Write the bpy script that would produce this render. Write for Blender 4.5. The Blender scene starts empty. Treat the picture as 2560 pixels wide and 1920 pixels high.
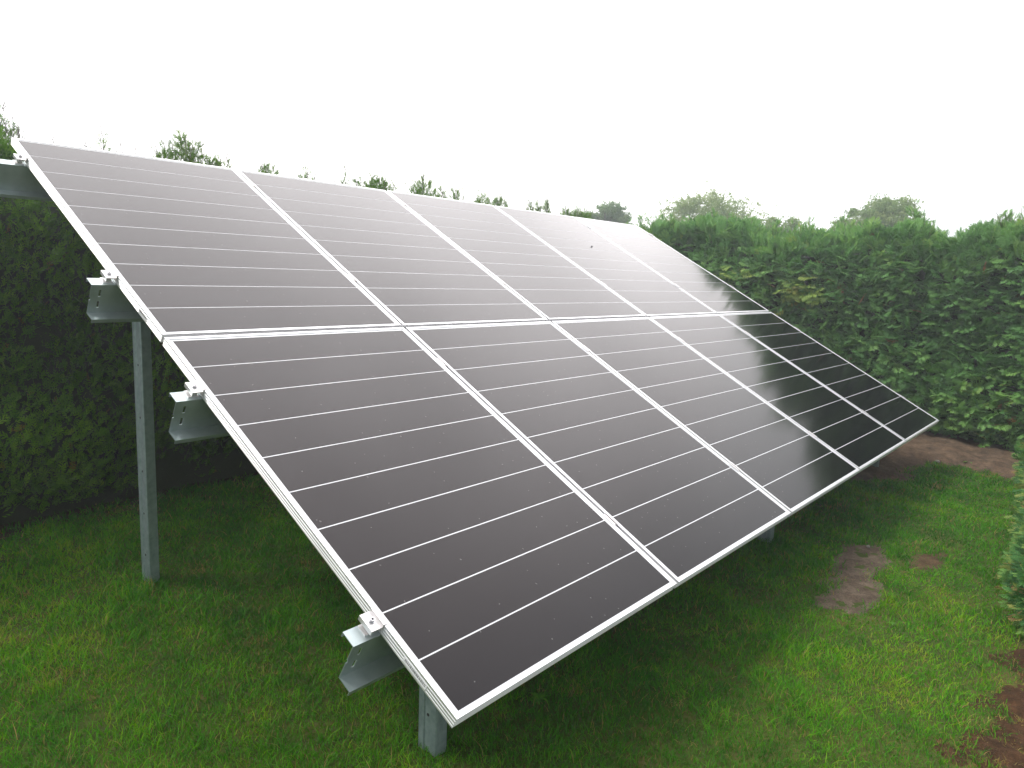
import bpy, math, random
import numpy as np
from mathutils import Vector, Matrix
rng = np.random.default_rng(7)
random.seed(7)
scene = bpy.context.scene

# ------------------------------------------------------------------ camera
GZ = 0.40                                   # panel plane's low edge is 0.40 m above the lawn
CAM = Vector((-1.20197, -1.14846, 1.09082 + GZ))
R = [(0.64781648, -0.76088251, 0.03730421), (-0.09046478, -0.12545939, -0.98796562), (0.75640593, 0.6366457, -0.15010773)]
right, down, fwd = (Vector(r) for r in R)
cam = bpy.data.objects.new('camera', bpy.data.cameras.new('camera'))
scene.collection.objects.link(cam)
up, back = -down, -fwd
cam.matrix_world = Matrix(((right.x, up.x, back.x, CAM.x), (right.y, up.y, back.y, CAM.y), (right.z, up.z, back.z, CAM.z), (0, 0, 0, 1)))
cam.data.sensor_width = 36
cam.data.lens = 1834.5 / 2560 * 36
cam.data.clip_start = 0.02
cam.data.clip_end = 2000
scene.camera = cam

# ------------------------------------------------------------------ overcast sky and sun
SUN_EL, SUN_AZ = 56.0, 128.0                 # azimuth measured from +X towards +Y
world = bpy.data.worlds.new('World')
scene.world = world
world.use_nodes = True
nt = world.node_tree
nt.nodes.clear()
N_ = nt.nodes.new
L_ = nt.links.new
out = N_('ShaderNodeOutputWorld'); bg = N_('ShaderNodeBackground')
sky = N_('ShaderNodeTexSky'); sky.sky_type = 'NISHITA'; sky.sun_disc = False
sky.sun_elevation = math.radians(SUN_EL); sky.sun_rotation = math.radians(90 - SUN_AZ)
sky.dust_density = 4.0; sky.air_density = 1.0
hsv = N_('ShaderNodeHueSaturation'); hsv.inputs['Saturation'].default_value = 0.12
L_(sky.outputs[0], hsv.inputs['Color'])
tc = N_('ShaderNodeTexCoord')
sep = N_('ShaderNodeSeparateXYZ'); L_(tc.outputs['Generated'], sep.inputs[0])
# cloud layer: brighter around the veiled sun, a little darker and bluer to the far right
GLOW_EL, GLOW_AZ = math.radians(41), math.radians(47)
dot = N_('ShaderNodeVectorMath'); dot.operation = 'DOT_PRODUCT'
L_(tc.outputs['Generated'], dot.inputs[0])
se, sa = math.radians(SUN_EL), math.radians(SUN_AZ)
dot.inputs[1].default_value = (math.cos(GLOW_EL) * math.cos(GLOW_AZ), math.cos(GLOW_EL) * math.sin(GLOW_AZ), math.sin(GLOW_EL))
mr = N_('ShaderNodeMapRange'); mr.inputs['From Min'].default_value = 0.60; mr.inputs['From Max'].default_value = 1.0
mr.inputs['To Min'].default_value = 0.0; mr.inputs['To Max'].default_value = 17.5
mr.interpolation_type = 'SMOOTHSTEP'
L_(dot.outputs['Value'], mr.inputs['Value'])
mr2 = N_('ShaderNodeMapRange'); mr2.inputs['From Min'].default_value = -0.4; mr2.inputs['From Max'].default_value = 0.6
mr2.inputs['To Min'].default_value = 5.2; mr2.inputs['To Max'].default_value = 7.0
L_(dot.outputs['Value'], mr2.inputs['Value'])
add = N_('ShaderNodeMath'); add.operation = 'ADD'
L_(mr.outputs[0], add.inputs[0]); L_(mr2.outputs[0], add.inputs[1])
noi = N_('ShaderNodeTexNoise'); noi.inputs['Scale'].default_value = 2.2; noi.inputs['Detail'].default_value = 6
mpg = N_('ShaderNodeMapping'); mpg.inputs['Scale'].default_value = (1, 1, 4)
L_(tc.outputs['Generated'], mpg.inputs[0]); L_(mpg.outputs[0], noi.inputs['Vector'])
nr = N_('ShaderNodeMapRange'); nr.inputs['From Min'].default_value = 0.3; nr.inputs['From Max'].default_value = 0.7
nr.inputs['To Min'].default_value = 0.80; nr.inputs['To Max'].default_value = 1.1
L_(noi.outputs['Fac'], nr.inputs['Value'])
mul = N_('ShaderNodeMath'); mul.operation = 'MULTIPLY'
L_(add.outputs[0], mul.inputs[0]); L_(nr.outputs[0], mul.inputs[1])
ccol = N_('ShaderNodeVectorMath'); ccol.operation = 'SCALE'
wm = N_('ShaderNodeMapRange'); wm.inputs['From Min'].default_value = 0.0; wm.inputs['From Max'].default_value = 10.0
L_(mr.outputs[0], wm.inputs['Value'])
cm = N_('ShaderNodeMix'); cm.data_type = 'RGBA'
cm.inputs['A'].default_value = (0.965, 0.985, 1.0, 1); cm.inputs['B'].default_value = (1.0, 0.962, 0.965, 1)
L_(wm.outputs[0], cm.inputs['Factor']); L_(cm.outputs['Result'], ccol.inputs[0])
L_(mul.outputs[0], ccol.inputs['Scale'])
mix = N_('ShaderNodeMix'); mix.data_type = 'RGBA'; mix.inputs['Factor'].default_value = 0.85
L_(hsv.outputs[0], mix.inputs['A']); L_(ccol.outputs[0], mix.inputs['B'])
L_(mix.outputs['Result'], bg.inputs['Color'])
bg.inputs['Strength'].default_value = 0.11
L_(bg.outputs[0], out.inputs[0])

sun = bpy.data.objects.new('sun', bpy.data.lights.new('sun', 'SUN'))
scene.collection.objects.link(sun)
sun.data.energy = 1.4; sun.data.angle = math.radians(16); sun.data.color = (1, 0.96, 0.9)
sdir = Vector((math.cos(se) * math.cos(sa), math.cos(se) * math.sin(sa), math.sin(se)))
sun.rotation_euler = sdir.to_track_quat('Z', 'Y').to_euler()
sun.location = (0, 0, 12)

vs = scene.view_settings
vs.view_transform = 'Standard'; vs.look = 'None'; vs.gamma = 1; vs.use_curve_mapping = False
vs.exposure = 0.8
scene.render.film_transparent = False
scene.cycles.max_bounces = 6
scene.cycles.transparent_max_bounces = 4

# ------------------------------------------------------------------ helpers
COL = scene.collection
def tag(o, label=None, cat=None, group=None, kind=None):
    if label: o['label'] = label
    if cat: o['category'] = cat
    if group: o['group'] = group
    if kind: o['kind'] = kind
    return o
def link(name, me, mats, parent=None):
    o = bpy.data.objects.new(name, me); COL.objects.link(o)
    for m in (mats if isinstance(mats, (list, tuple)) else [mats]):
        me.materials.append(m)
    if parent: o.parent = parent
    return o
def empty(name, loc=(0, 0, 0)):
    o = bpy.data.objects.new(name, None); COL.objects.link(o); o.location = loc
    o.empty_display_size = 0.2
    return o
def np_mesh(name, verts, faces, mi=None, attr=None, smooth=False):
    """verts (n,3); faces list of arrays (m,k) with k = 3 or 4"""
    me = bpy.data.meshes.new(name)
    verts = np.asarray(verts, np.float32)
    me.vertices.add(len(verts)); me.vertices.foreach_set('co', verts.ravel())
    fl = [np.asarray(f, np.int32) for f in faces if len(f)]
    loops = np.concatenate([f.ravel() for f in fl])
    tot = np.concatenate([np.full(len(f), f.shape[1], np.int32) for f in fl])
    st = np.concatenate([[0], np.cumsum(tot)[:-1]]).astype(np.int32)
    me.loops.add(len(loops)); me.loops.foreach_set('vertex_index', loops)
    me.polygons.add(len(tot)); me.polygons.foreach_set('loop_start', st); me.polygons.foreach_set('loop_total', tot)
    if mi is not None: me.polygons.foreach_set('material_index', np.asarray(mi, np.int32))
    if smooth: me.polygons.foreach_set('use_smooth', np.ones(len(tot), bool))
    me.update(calc_edges=True)
    if attr is not None:
        a = me.attributes.new('tint', 'FLOAT', 'POINT'); a.data.foreach_set('value', np.asarray(attr, np.float32))
    me.validate()
    return me
class MB:
    """collects boxes, bars and extrusions in a local frame"""
    def __init__(s): s.v = []; s.f = []
    def add(s, vs_, fs_):
        b = len(s.v); s.v += [tuple(v) for v in vs_]; s.f += [tuple(i + b for i in f) for f in fs_]
    def box(s, a, b):
        (x0, y0, z0), (x1, y1, z1) = a, b
        s.add([(x0, y0, z0), (x1, y0, z0), (x1, y1, z0), (x0, y1, z0), (x0, y0, z1), (x1, y0, z1), (x1, y1, z1), (x0, y1, z1)],
              [(0, 3, 2, 1), (4, 5, 6, 7), (0, 1, 5, 4), (1, 2, 6, 5), (2, 3, 7, 6), (3, 0, 4, 7)])
    def extrude(s, prof, a, b, axis=0):
        """closed 2D profile extruded between a and b on the axis"""
        n = len(prof)
        def P(p, t):
            if axis == 0: return (t, p[0], p[1])
            if axis == 1: return (p[0], t, p[1])
            return (p[0], p[1], t)
        s.add([P(p, a) for p in prof] + [P(p, b) for p in prof],
              [tuple(range(n))[::-1], tuple(range(n, 2 * n))] + [(i, (i + 1) % n, n + (i + 1) % n, n + i) for i in range(n)])
    def cyl(s, c, r, h, n=16, axis=2, r2=None):
        r2 = r if r2 is None else r2
        vs_ = []
        for t, rr in ((0, r), (h, r2)):
            for i in range(n):
                a = 2 * math.pi * i / n; u, v = rr * math.cos(a), rr * math.sin(a)
                vs_.append({2: (c[0] + u, c[1] + v, c[2] + t), 0: (c[0] + t, c[1] + u, c[2] + v), 1: (c[0] + u, c[1] + t, c[2] + v)}[axis])
        s.add(vs_, [tuple(range(n))[::-1], tuple(range(n, 2 * n))] + [(i, (i + 1) % n, n + (i + 1) % n, n + i) for i in range(n)])
    def build(s, name, m, parent=None, bevel=0, smooth=False, mat4=None, mi=None):
        import bmesh
        bm = bmesh.new()
        vv = [bm.verts.new(mat4 @ Vector(v) if mat4 else v) for v in s.v]
        for i, f in enumerate(s.f):
            try:
                fc = bm.faces.new([vv[j] for j in f])
                if mi: fc.material_index = mi[i]
            except ValueError: pass
        bmesh.ops.recalc_face_normals(bm, faces=bm.faces)
        if bevel: bmesh.ops.bevel(bm, geom=bm.edges[:], offset=bevel, segments=1, affect='EDGES', clamp_overlap=True)
        me = bpy.data.meshes.new(name); bm.to_mesh(me); bm.free()
        return link(name, me, m, parent)
def fbm(x, y, seed=0, octs=4, f0=1.0):
    r = np.random.default_rng(seed); t = np.zeros_like(np.asarray(x, float)); a = 1; f = f0; tot = 0
    for _ in range(octs):
        for k in range(4):
            th = r.uniform(0, 2 * np.pi); p = r.uniform(0, 6.28)
            t = t + a * np.sin((x * np.cos(th) + y * np.sin(th)) * f * 2.2 * r.uniform(.7, 1.4) + p) / 2.2
        tot += a; a *= 0.55; f *= 2.1
    return t / tot

# ------------------------------------------------------------------ materials
def mat(name):
    m = bpy.data.materials.new(name); m.use_nodes = True
    n = m.node_tree; b = n.nodes['Principled BSDF']
    return m, n, b
def noise(n, scale, detail=4, coord='Object', rough=0.55, vec_scale=None):
    t = n.nodes.new('ShaderNodeTexCoord'); x = n.nodes.new('ShaderNodeTexNoise')
    x.inputs['Scale'].default_value = scale; x.inputs['Detail'].default_value = detail; x.inputs['Roughness'].default_value = rough
    if vec_scale:
        mp = n.nodes.new('ShaderNodeMapping'); mp.inputs['Scale'].default_value = vec_scale
        n.links.new(t.outputs[coord], mp.inputs[0]); n.links.new(mp.outputs[0], x.inputs['Vector'])
    else: n.links.new(t.outputs[coord], x.inputs['Vector'])
    return x.outputs['Fac']
def ramp(n, src, stops):
    r = n.nodes.new('ShaderNodeValToRGB'); e = r.color_ramp.elements
    while len(e) < len(stops): e.new(0.5)
    for i, (p, c) in enumerate(stops): e[i].position = p; e[i].color = (*c, 1)
    n.links.new(src, r.inputs[0]); return r.outputs[0]
def bump(n, b, src, strength, dist=0.01):
    u = n.nodes.new('ShaderNodeBump'); u.inputs['Strength'].default_value = strength; u.inputs['Distance'].default_value = dist
    n.links.new(src, u.inputs['Height']); n.links.new(u.outputs[0], b.inputs['Normal'])
def mixc(n, fac, a, b):
    x = n.nodes.new('ShaderNodeMix'); x.data_type = 'RGBA'
    for s, v in (('Factor', fac), ('A', a), ('B', b)):
        if isinstance(v, (int, float)): x.inputs[s].default_value = v
        elif isinstance(v, tuple): x.inputs[s].default_value = (*v, 1)
        else: n.links.new(v, x.inputs[s])
    return x.outputs['Result']

def make_metal(name, c0, c1, rough, metallic=0.9, nscale=18, bmp=0.0):
    m, n, b = mat(name)
    f = noise(n, nscale, 5)
    n.links.new(ramp(n, f, [(0.3, c0), (0.7, c1)]), b.inputs['Base Color'])
    r = n.nodes.new('ShaderNodeMapRange'); r.inputs['To Min'].default_value = rough - .07; r.inputs['To Max'].default_value = rough + .1
    n.links.new(f, r.inputs['Value']); n.links.new(r.outputs[0], b.inputs['Roughness'])
    b.inputs['Metallic'].default_value = metallic
    if bmp: bump(n, b, f, bmp, 0.002)
    return m
M_alu = make_metal('anodised_aluminium', (.80, .80, .82), (.88, .88, .9), .36, .75, 9)
M_clamp = make_metal('clamp_aluminium', (.72, .70, .71), (.82, .80, .80), .4, .8, 30)
M_galv = make_metal('galvanised_rail', (.36, .43, .44), (.48, .55, .56), .38, .70, 14, 0)
M_post = make_metal('galvanised_post', (.24, .31, .33), (.38, .46, .48), .42, .6, 34, .1)
M_bolt = make_metal('stainless_bolt', (.5, .5, .52), (.62, .62, .64), .25, 1.0, 60)
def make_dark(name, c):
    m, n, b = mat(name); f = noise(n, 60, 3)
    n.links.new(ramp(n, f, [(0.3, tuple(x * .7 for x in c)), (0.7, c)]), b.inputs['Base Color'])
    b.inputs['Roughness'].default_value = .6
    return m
M_hole = make_dark('dark_hole', (.02, .02, .02))

def make_cells():
    m, n, b = mat('black_solar_cells_under_glass')
    t = n.nodes.new('ShaderNodeTexCoord')
    # fine printed fingers running up the slope
    sp = n.nodes.new('ShaderNodeSeparateXYZ'); n.links.new(t.outputs['Object'], sp.inputs[0])
    s = n.nodes.new('ShaderNodeMath'); s.operation = 'MULTIPLY'; s.inputs[1].default_value = 2 * math.pi / 0.0105
    n.links.new(sp.outputs['X'], s.inputs[0])
    sn = n.nodes.new('ShaderNodeMath'); sn.operation = 'SINE'; n.links.new(s.outputs[0], sn.inputs[0])
    mr_ = n.nodes.new('ShaderNodeMapRange'); mr_.inputs['From Min'].default_value = .6; mr_.inputs['From Max'].default_value = 1
    n.links.new(sn.outputs[0], mr_.inputs['Value'])
    base = mixc(n, mr_.outputs[0], (.0038, .0034, .0056), (.0085, .0075, .0105))
    # bits of dirt and droppings
    v = n.nodes.new('ShaderNodeTexVoronoi'); v.voronoi_dimensions = '2D'; v.inputs['Scale'].default_value = 15; v.inputs['Randomness'].default_value = 1
    nv = n.nodes.new('ShaderNodeTexNoise'); nv.inputs['Scale'].default_value = 90
    n.links.new(t.outputs['Object'], nv.inputs['Vector'])
    ad = n.nodes.new('ShaderNodeVectorMath'); ad.operation = 'MULTIPLY_ADD'
    ad.inputs[1].default_value = (.012,) * 3
    oi = n.nodes.new('ShaderNodeObjectInfo'); sh = n.nodes.new('ShaderNodeVectorMath'); sh.operation = 'MULTIPLY_ADD'; sh.inputs[1].default_value = (1, 1, 1)
    rs = n.nodes.new('ShaderNodeMath'); rs.operation = 'MULTIPLY'; rs.inputs[1].default_value = 37.0
    n.links.new(oi.outputs['Random'], rs.inputs[0]); n.links.new(rs.outputs[0], sh.inputs[2]); n.links.new(t.outputs['Object'], sh.inputs[0])
    n.links.new(nv.outputs['Color'], ad.inputs[0]); n.links.new(sh.outputs[0], ad.inputs[2])
    n.links.new(ad.outputs[0], v.inputs['Vector'])
    lt = n.nodes.new('ShaderNodeMath'); lt.operation = 'LESS_THAN'; lt.inputs[1].default_value = .034
    n.links.new(v.outputs['Distance'], lt.inputs[0])
    sc = n.nodes.new('ShaderNodeSeparateColor'); n.links.new(v.outputs['Color'], sc.inputs[0])
    gt = n.nodes.new('ShaderNodeMath'); gt.operation = 'GREATER_THAN'; gt.inputs[1].default_value = .74
    n.links.new(sc.outputs[0], gt.inputs[0])
    fm = n.nodes.new('ShaderNodeMath'); fm.operation = 'MULTIPLY'
    n.links.new(lt.outputs[0], fm.inputs[0]); n.links.new(gt.outputs[0], fm.inputs[1])
    f2 = n.nodes.new('ShaderNodeMath'); f2.operation = 'MULTIPLY'; f2.inputs[1].default_value = .32
    n.links.new(fm.outputs[0], f2.inputs[0])
    n.links.new(mixc(n, f2.outputs[0], base, (.30, .30, .29)), b.inputs['Base Color'])
    big = noise(n, 1.4, 5)
    rr = n.nodes.new('ShaderNodeMapRange'); rr.inputs['To Min'].default_value = .09; rr.inputs['To Max'].default_value = .15
    n.links.new(big, rr.inputs['Value']); n.links.new(rr.outputs[0], b.inputs['Roughness'])
    b.inputs['IOR'].default_value = 1.37
    b.inputs['Specular Tint'].default_value = (1.0, .93, .915, 1)
    fine = noise(n, 420, 2)
    bump(n, b, fine, .05, .0006)
    return m
M_cell = make_cells()
def make_white(name, c, r):
    m, n, b = mat(name); f = noise(n, 8, 4)
    n.links.new(ramp(n, f, [(0.3, tuple(x * .93 for x in c)), (0.7, c)]), b.inputs['Base Color'])
    b.inputs['Roughness'].default_value = r
    return m
M_back = make_white('white_backsheet', (.78, .79, .82), .2)
M_label = make_white('paper_label', (.75, .76, .78), .6)
M_ink = make_white('label_ink', (.12, .12, .13), .6)

def make_leaf(name, stops, trans=.25, rough=.55, spec=.35):
    m, n, b = mat(name)
    a = n.nodes.new('ShaderNodeAttribute'); a.attribute_name = 'tint'
    col = ramp(n, a.outputs['Fac'], stops)
    f = noise(n, 3.0, 4)
    hs = n.nodes.new('ShaderNodeHueSaturation'); n.links.new(col, hs.inputs['Color'])
    r = n.nodes.new('ShaderNodeMapRange'); r.inputs['To Min'].default_value = .65; r.inputs['To Max'].default_value = 1.35
    n.links.new(f, r.inputs['Value']); n.links.new(r.outputs[0], hs.inputs['Value'])
    n.links.new(hs.outputs[0], b.inputs['Base Color'])
    b.inputs['Roughness'].default_value = rough
    b.inputs['Specular IOR Level'].default_value = spec
    tr = n.nodes.new('ShaderNodeBsdfTranslucent'); n.links.new(hs.outputs[0], tr.inputs['Color'])
    mx = n.nodes.new('ShaderNodeMixShader'); mx.inputs[0].default_value = trans
    o = n.nodes['Material Output']
    n.links.new(b.outputs[0], mx.inputs[1]); n.links.new(tr.outputs[0], mx.inputs[2]); n.links.new(mx.outputs[0], o.inputs['Surface'])
    return m
M_thuja = make_leaf('thuja_foliage', [(0, (.025, .085, .010)), (.5, (.095, .23, .020)), (.9, (.22, .39, .03)), (1, (.20, .13, .03))], .3, .6, .2)
M_leyl = make_leaf('cypress_foliage', [(0, (.055, .155, .050)), (.45, (.145, .33, .095)), (.8, (.25, .46, .11)), (.97, (.36, .47, .10)), (1, (.28, .16, .06))], .35, .5, .3)
M_near = make_leaf('juniper_foliage', [(0, (.03, .11, .03)), (.4, (.07, .22, .05)), (.7, (.16, .30, .06)), (.92, (.34, .38, .10)), (1, (.30, .20, .08))], .25, .6, .2)
M_grass = make_leaf('grass_blades', [(0, (.026, .13, .008)), (.35, (.052, .225, .006)), (.65, (.105, .335, .005)), (.88, (.23, .38, .008)), (1, (.30, .23, .07))], .3, .65, .15)
M_tree = make_leaf('broadleaf_foliage', [(0, (.12, .22, .08)), (.5, (.24, .34, .12)), (1, (.40, .46, .20))], .4, .6, .1)
M_weed = make_leaf('weed_leaves', [(0, (.04, .14, .012)), (1, (.09, .25, .012))], .25, .6, .15)
M_core = make_dark('core_shade', (.030, .040, .014))  # dark green of the added cores, so gaps between sprays look shaded
M_bark = make_dark('brown_bark', (.14, .105, .08))
M_twig = make_dark('grey_twigs', (.20, .16, .14))

def make_soil(name, a, b_, c, scale=6):
    m, n, b = mat(name)
    f = noise(n, scale, 10, rough=.72); f2 = noise(n, scale * 9, 6, rough=.7)
    c1 = ramp(n, f, [(.3, a), (.5, b_), (.72, c)])
    c2 = ramp(n, f2, [(.3, (.55, .55, .55)), (.7, (1.25, 1.2, 1.15))])
    mu = n.nodes.new('ShaderNodeMix'); mu.data_type = 'RGBA'; mu.blend_type = 'MULTIPLY'; mu.inputs['Factor'].default_value = .8
    n.links.new(c1, mu.inputs['A']); n.links.new(c2, mu.inputs['B'])
    n.links.new(mu.outputs['Result'], b.inputs['Base Color'])
    b.inputs['Roughness'].default_value = .95; b.inputs['Specular IOR Level'].default_value = .15
    bump(n, b, f2, .9, .02)
    return m
M_soil = make_soil('red_brown_soil', (.05, .036, .026), (.13, .090, .062), (.25, .165, .11), 9)
M_small = make_soil('dark_brown_soil', (.05, .032, .018), (.10, .065, .035), (.17, .11, .06), 12)
M_sand = make_soil('grey_brown_soil', (.065, .048, .034), (.125, .095, .070), (.24, .19, .145), 11)
M_litter = make_soil('needle_litter', (.03, .017, .008), (.07, .036, .017), (.15, .075, .035), 16)
M_lawn = make_soil('lawn_thatch', (.03, .055, .010), (.06, .085, .014), (.12, .095, .03), 4)
M_dark = make_soil('shaded_hedge_litter', (.025, .020, .012), (.05, .035, .02), (.09, .055, .03), 9)  # brown litter, darkened to carry the shadow at the hedge foot
M_stone = make_soil('pale_stone', (.3, .27, .24), (.45, .42, .38), (.6, .57, .52), 20)

# ------------------------------------------------------------------ ground
def gz(x, y):
    return fbm(np.asarray(x, float), np.asarray(y, float), 3, 3, .8) * .012
def grid_mesh(name, xs, ys, hf):
    X, Y = np.meshgrid(xs, ys, indexing='ij'); Z = hf(X, Y)
    nx, ny = X.shape; i = np.arange(nx * ny).reshape(nx, ny)
    q = np.stack([i[:-1, :-1], i[1:, :-1], i[1:, 1:], i[:-1, 1:]], -1).reshape(-1, 4)
    return np_mesh(name, np.stack([X, Y, Z], -1).reshape(-1, 3), [q], smooth=True)
gs = np.concatenate([-np.geomspace(400, 10, 14), np.arange(-9, 14.01, .14), np.geomspace(15, 400, 14)])
tag(link('ground', grid_mesh('ground', gs, gs, lambda X, Y: gz(X, Y)), M_lawn), kind='structure')

def inpoly(x, y, poly):
    x = np.asarray(x); y = np.asarray(y); r = np.zeros(x.shape, bool); n = len(poly)
    for i in range(n):
        (x0, y0), (x1, y1) = poly[i], poly[(i + 1) % n]
        c = ((y0 > y) != (y1 > y)) & (x < (x1 - x0) * (y - y0) / (y1 - y0 + 1e-12) + x0)
        r ^= c
    return r
def sdist(x, y, poly):
    """signed distance, positive inside"""
    d = np.full(np.asarray(x).shape, 1e9); n = len(poly)
    for i in range(n):
        a = np.array(poly[i]); b = np.array(poly[(i + 1) % n]); ab = b - a
        t = np.clip(((x - a[0]) * ab[0] + (y - a[1]) * ab[1]) / (ab @ ab), 0, 1)
        d = np.minimum(d, np.hypot(x - a[0] - t * ab[0], y - a[1] - t * ab[1]))
    return np.where(inpoly(x, y, poly), d, -d)
BED = [(4.95, .75), (4.75, .34), (5.15, .12), (5.6, .16), (5.98, .02), (5.98, -.25), (5.85, -.62), (6.0, -3.0), (8.4, -3.0), (8.4, 5.5), (6.2, 5.5), (5.9, 3.2), (5.3, 1.6)]
PATCH = [(3.20, -.02), (3.31, -.20), (3.05, -.27), (2.79, -.29), (2.43, -.40), (2.27, -.33), (2.27, -.19), (2.42, -.17), (2.55, -.10), (2.62, -.12), (2.85, -.06)]
SMALL = [(3.30, -.36), (3.40, -.50), (3.24, -.52), (3.09, -.45), (3.08, -.40)]
LITTER = [(2.85, -1.08), (2.35, -1.00), (1.85, -.955), (1.45, -.965), (1.15, -1.05), (.9, -1.3), (.9, -2.5), (7, -2.5), (7, -1.0), (4, -.92)]
LBASE = [(-4, 3.32), (-.2, 3.30), (.3, 3.42), (1.0, 3.46), (2, 3.4), (6, 3.35), (9, 3.3), (9, 5), (-4, 5)]
def edge_noise(x, y): return fbm(x, y, 11, 4, 5.0) * .06 + fbm(x, y, 12, 3, 19.) * .035
def bare(x, y):
    w = edge_noise(x, y)
    d = np.maximum(sdist(x, y, PATCH) + w * .75 - .028, sdist(x, y, SMALL) + w * .9 - .02)
    d = np.maximum(d, sdist(x, y, BED) + w * 1.5)
    return d, sdist(x, y, LITTER) + w * 1.6 - .05, sdist(x, y, LBASE) + w * 1.5
def soil_sheet(name, poly, m, h, x0, x1, y0, y1, step, seed, lump=.004, k=1.0, ext=.05, lf=9.0):
    def hf(X, Y):
        d = sdist(X, Y, poly) + edge_noise(X, Y) * k + ext
        e = np.clip(d / .08, -1, 1)
        return gz(X, Y) + .003 + np.where(e > 0, h * np.clip(d / .25, 0, 1), .03 * e) + lump * fbm(X, Y, seed, 5, lf) * np.clip(e, 0, 1)
    return tag(link(name, grid_mesh(name, np.arange(x0, x1, step), np.arange(y0, y1, step), hf), m), kind='structure')
soil_sheet('soil_bed', BED, M_soil, .045, 4.4, 8.5, -3.1, 5.6, .025, 21, .026, 1.5, .05, 7.)
soil_sheet('bare_soil_patch', PATCH, M_sand, .004, 2.05, 3.5, -.6, .15, .010, 22, .012, .75, .004, 16.)
soil_sheet('bare_soil_patch', SMALL, M_small, .002, 2.95, 3.55, -.65, -.25, .010, 23, .008, .9, .0, 14.)
soil_sheet('needle_litter_bed', LITTER, M_litter, .010, .8, 6.2, -2.6, -.7, .02, 24, .012, 1.6, .05, 16.)
soil_sheet('hedge_border', LBASE, M_dark, .008, -4.1, 9.1, 3.0, 4.4, .04, 25, .008, 1.5, .04)

# grass blades, real geometry, wider and sparser away from the camera
UNDER = [(0, 0), (5.75, 0), (5.75, 3.0), (0, 3.0)]
def make_grass():
    cx, cy = CAM.x, CAM.y
    X = []; Y = []
    def scatter(x0, x1, y0, y1, dens, rmin, rmax):
        n = int((x1 - x0) * (y1 - y0) * dens); x = rng.uniform(x0, x1, n); y = rng.uniform(y0, y1, n)
        r = np.hypot(x - cx, y - cy)
        dx, dy = x - cx, y - cy
        th = np.degrees(np.arctan2(dy, dx))
        k = (r >= rmin) & (r < rmax) & (th > -4) & (th < 84)
        return x[k], y[k]
    parts = []
    for (a, b, dens) in ((.9, 2.2, 25000), (2.2, 3.2, 20000), (3.2, 4.6, 14000), (4.6, 6.5, 10000), (6.5, 9.0, 7000)):
        x, y = scatter(cx - 1, cx + 9, cy - 1.5, 3.7, dens, a, b)
        parts.append((x, y))
    x = np.concatenate([p[0] for p in parts]); y = np.concatenate([p[1] for p in parts])
    # drop what the tilted panels hide: keep a strip near the edges of the array
    hid = (x > 1.9) & (x < 5.6) & (y > .9) & (y < 3.6)
    hid2 = (x > 1.9) & (y > 1.2)
    k = ~(hid | hid2); x, y = x[k], y[k]
    bd, li, lb = bare(x, y)
    u = rng.uniform(0, 1, len(x))
    p = np.where(bd > 0, np.clip(.16 - bd * 3, .012, 1), np.clip(.35 - bd * 10, 0, 1)) * np.where(li > -.16, np.clip(.5 - li * 2.0, .14, 1), 1) * np.where(lb > 0, np.clip(.5 - lb * 4, 0, 1), 1)
    thin = fbm(x, y, 31, 4, 2.6)
    p = p * np.where(thin > .85, .55, 1)
    k = u < p; x, y, thin, li = x[k], y[k], thin[k], li[k]; n = len(x)
    r = np.hypot(x - cx, y - cy)
    tall = fbm(x, y, 32, 3, 3.1)
    h = rng.gamma(5, 1 / 5, n) * (.021 + .010 * tall + .008 * fbm(x, y, 35, 3, 12.)) * np.where((x > 1.5) & (y < -.2), .72, 1.0)
    h = np.clip(h, .010, .044) * np.where(li > -.05, .6, 1)
    # tuft against the rear post
    tp = np.hypot(x - .12, y - 2.16) < .14; h = np.where(tp, h * 1.7, h)
    w = np.clip(.0010 * r, .0019, .0062) * rng.uniform(.7, 1.3, n)
    a = rng.uniform(0, 2 * np.pi, n); la = rng.uniform(0, 2 * np.pi, n); le = h * rng.uniform(.15, 1.5, n)
    z = gz(x, y) - .002
    dx, dy = np.cos(a) * w / 2, np.sin(a) * w / 2; lx, ly = np.cos(la) * le, np.sin(la) * le
    V = np.empty((n, 5, 3))
    V[:, 0] = np.stack([x - dx, y - dy, z], 1); V[:, 1] = np.stack([x + dx, y + dy, z], 1)
    V[:, 2] = np.stack([x + dx * .8 + lx * .35, y + dy * .8 + ly * .35, z + h * .62], 1)
    V[:, 3] = np.stack([x - dx * .8 + lx * .35, y - dy * .8 + ly * .35, z + h * .62], 1)
    V[:, 4] = np.stack([x + lx, y + ly, z + h], 1)
    b = np.arange(n)[:, None] * 5
    q = b + np.array([0, 1, 2, 3]); t = b + np.array([3, 2, 4])
    # tint: big soft patches of moss yellow, blue green, plus per blade scatter
    pt = fbm(x, y, 33, 4, 1.7) * .28 + fbm(x, y, 34, 3, 7.) * .20 + fbm(x, y, 36, 2, 24.) * .10
    yel = np.exp(-(((x + .45) / .45) ** 2 + ((y - 2.1) / .5) ** 2)) * .28 + np.exp(-(((x - 2.0) / 1.0) ** 2 + ((y + .62) / .3) ** 2)) * .25
    ti = .37 + pt + yel + rng.normal(0, .16, n)
    brn = fbm(x, y, 37, 4, 4.2)
    dead = rng.uniform(0, 1, n) < .04 + .35 * (li > -.03) + np.clip(brn - .45, 0, 1) * .7 + .25 * (li > -.12)
    ti = np.where(dead, 1.0, np.clip(ti, 0, .93))
    me = np_mesh('grass', V.reshape(-1, 3), [q, t], attr=np.repeat(ti, 5))
    print('grass blades', n)
    return tag(link('grass', me, M_grass), 'short green lawn grass growing round the posts and out to the hedges', 'grass', kind='stuff')
make_grass()

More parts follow.
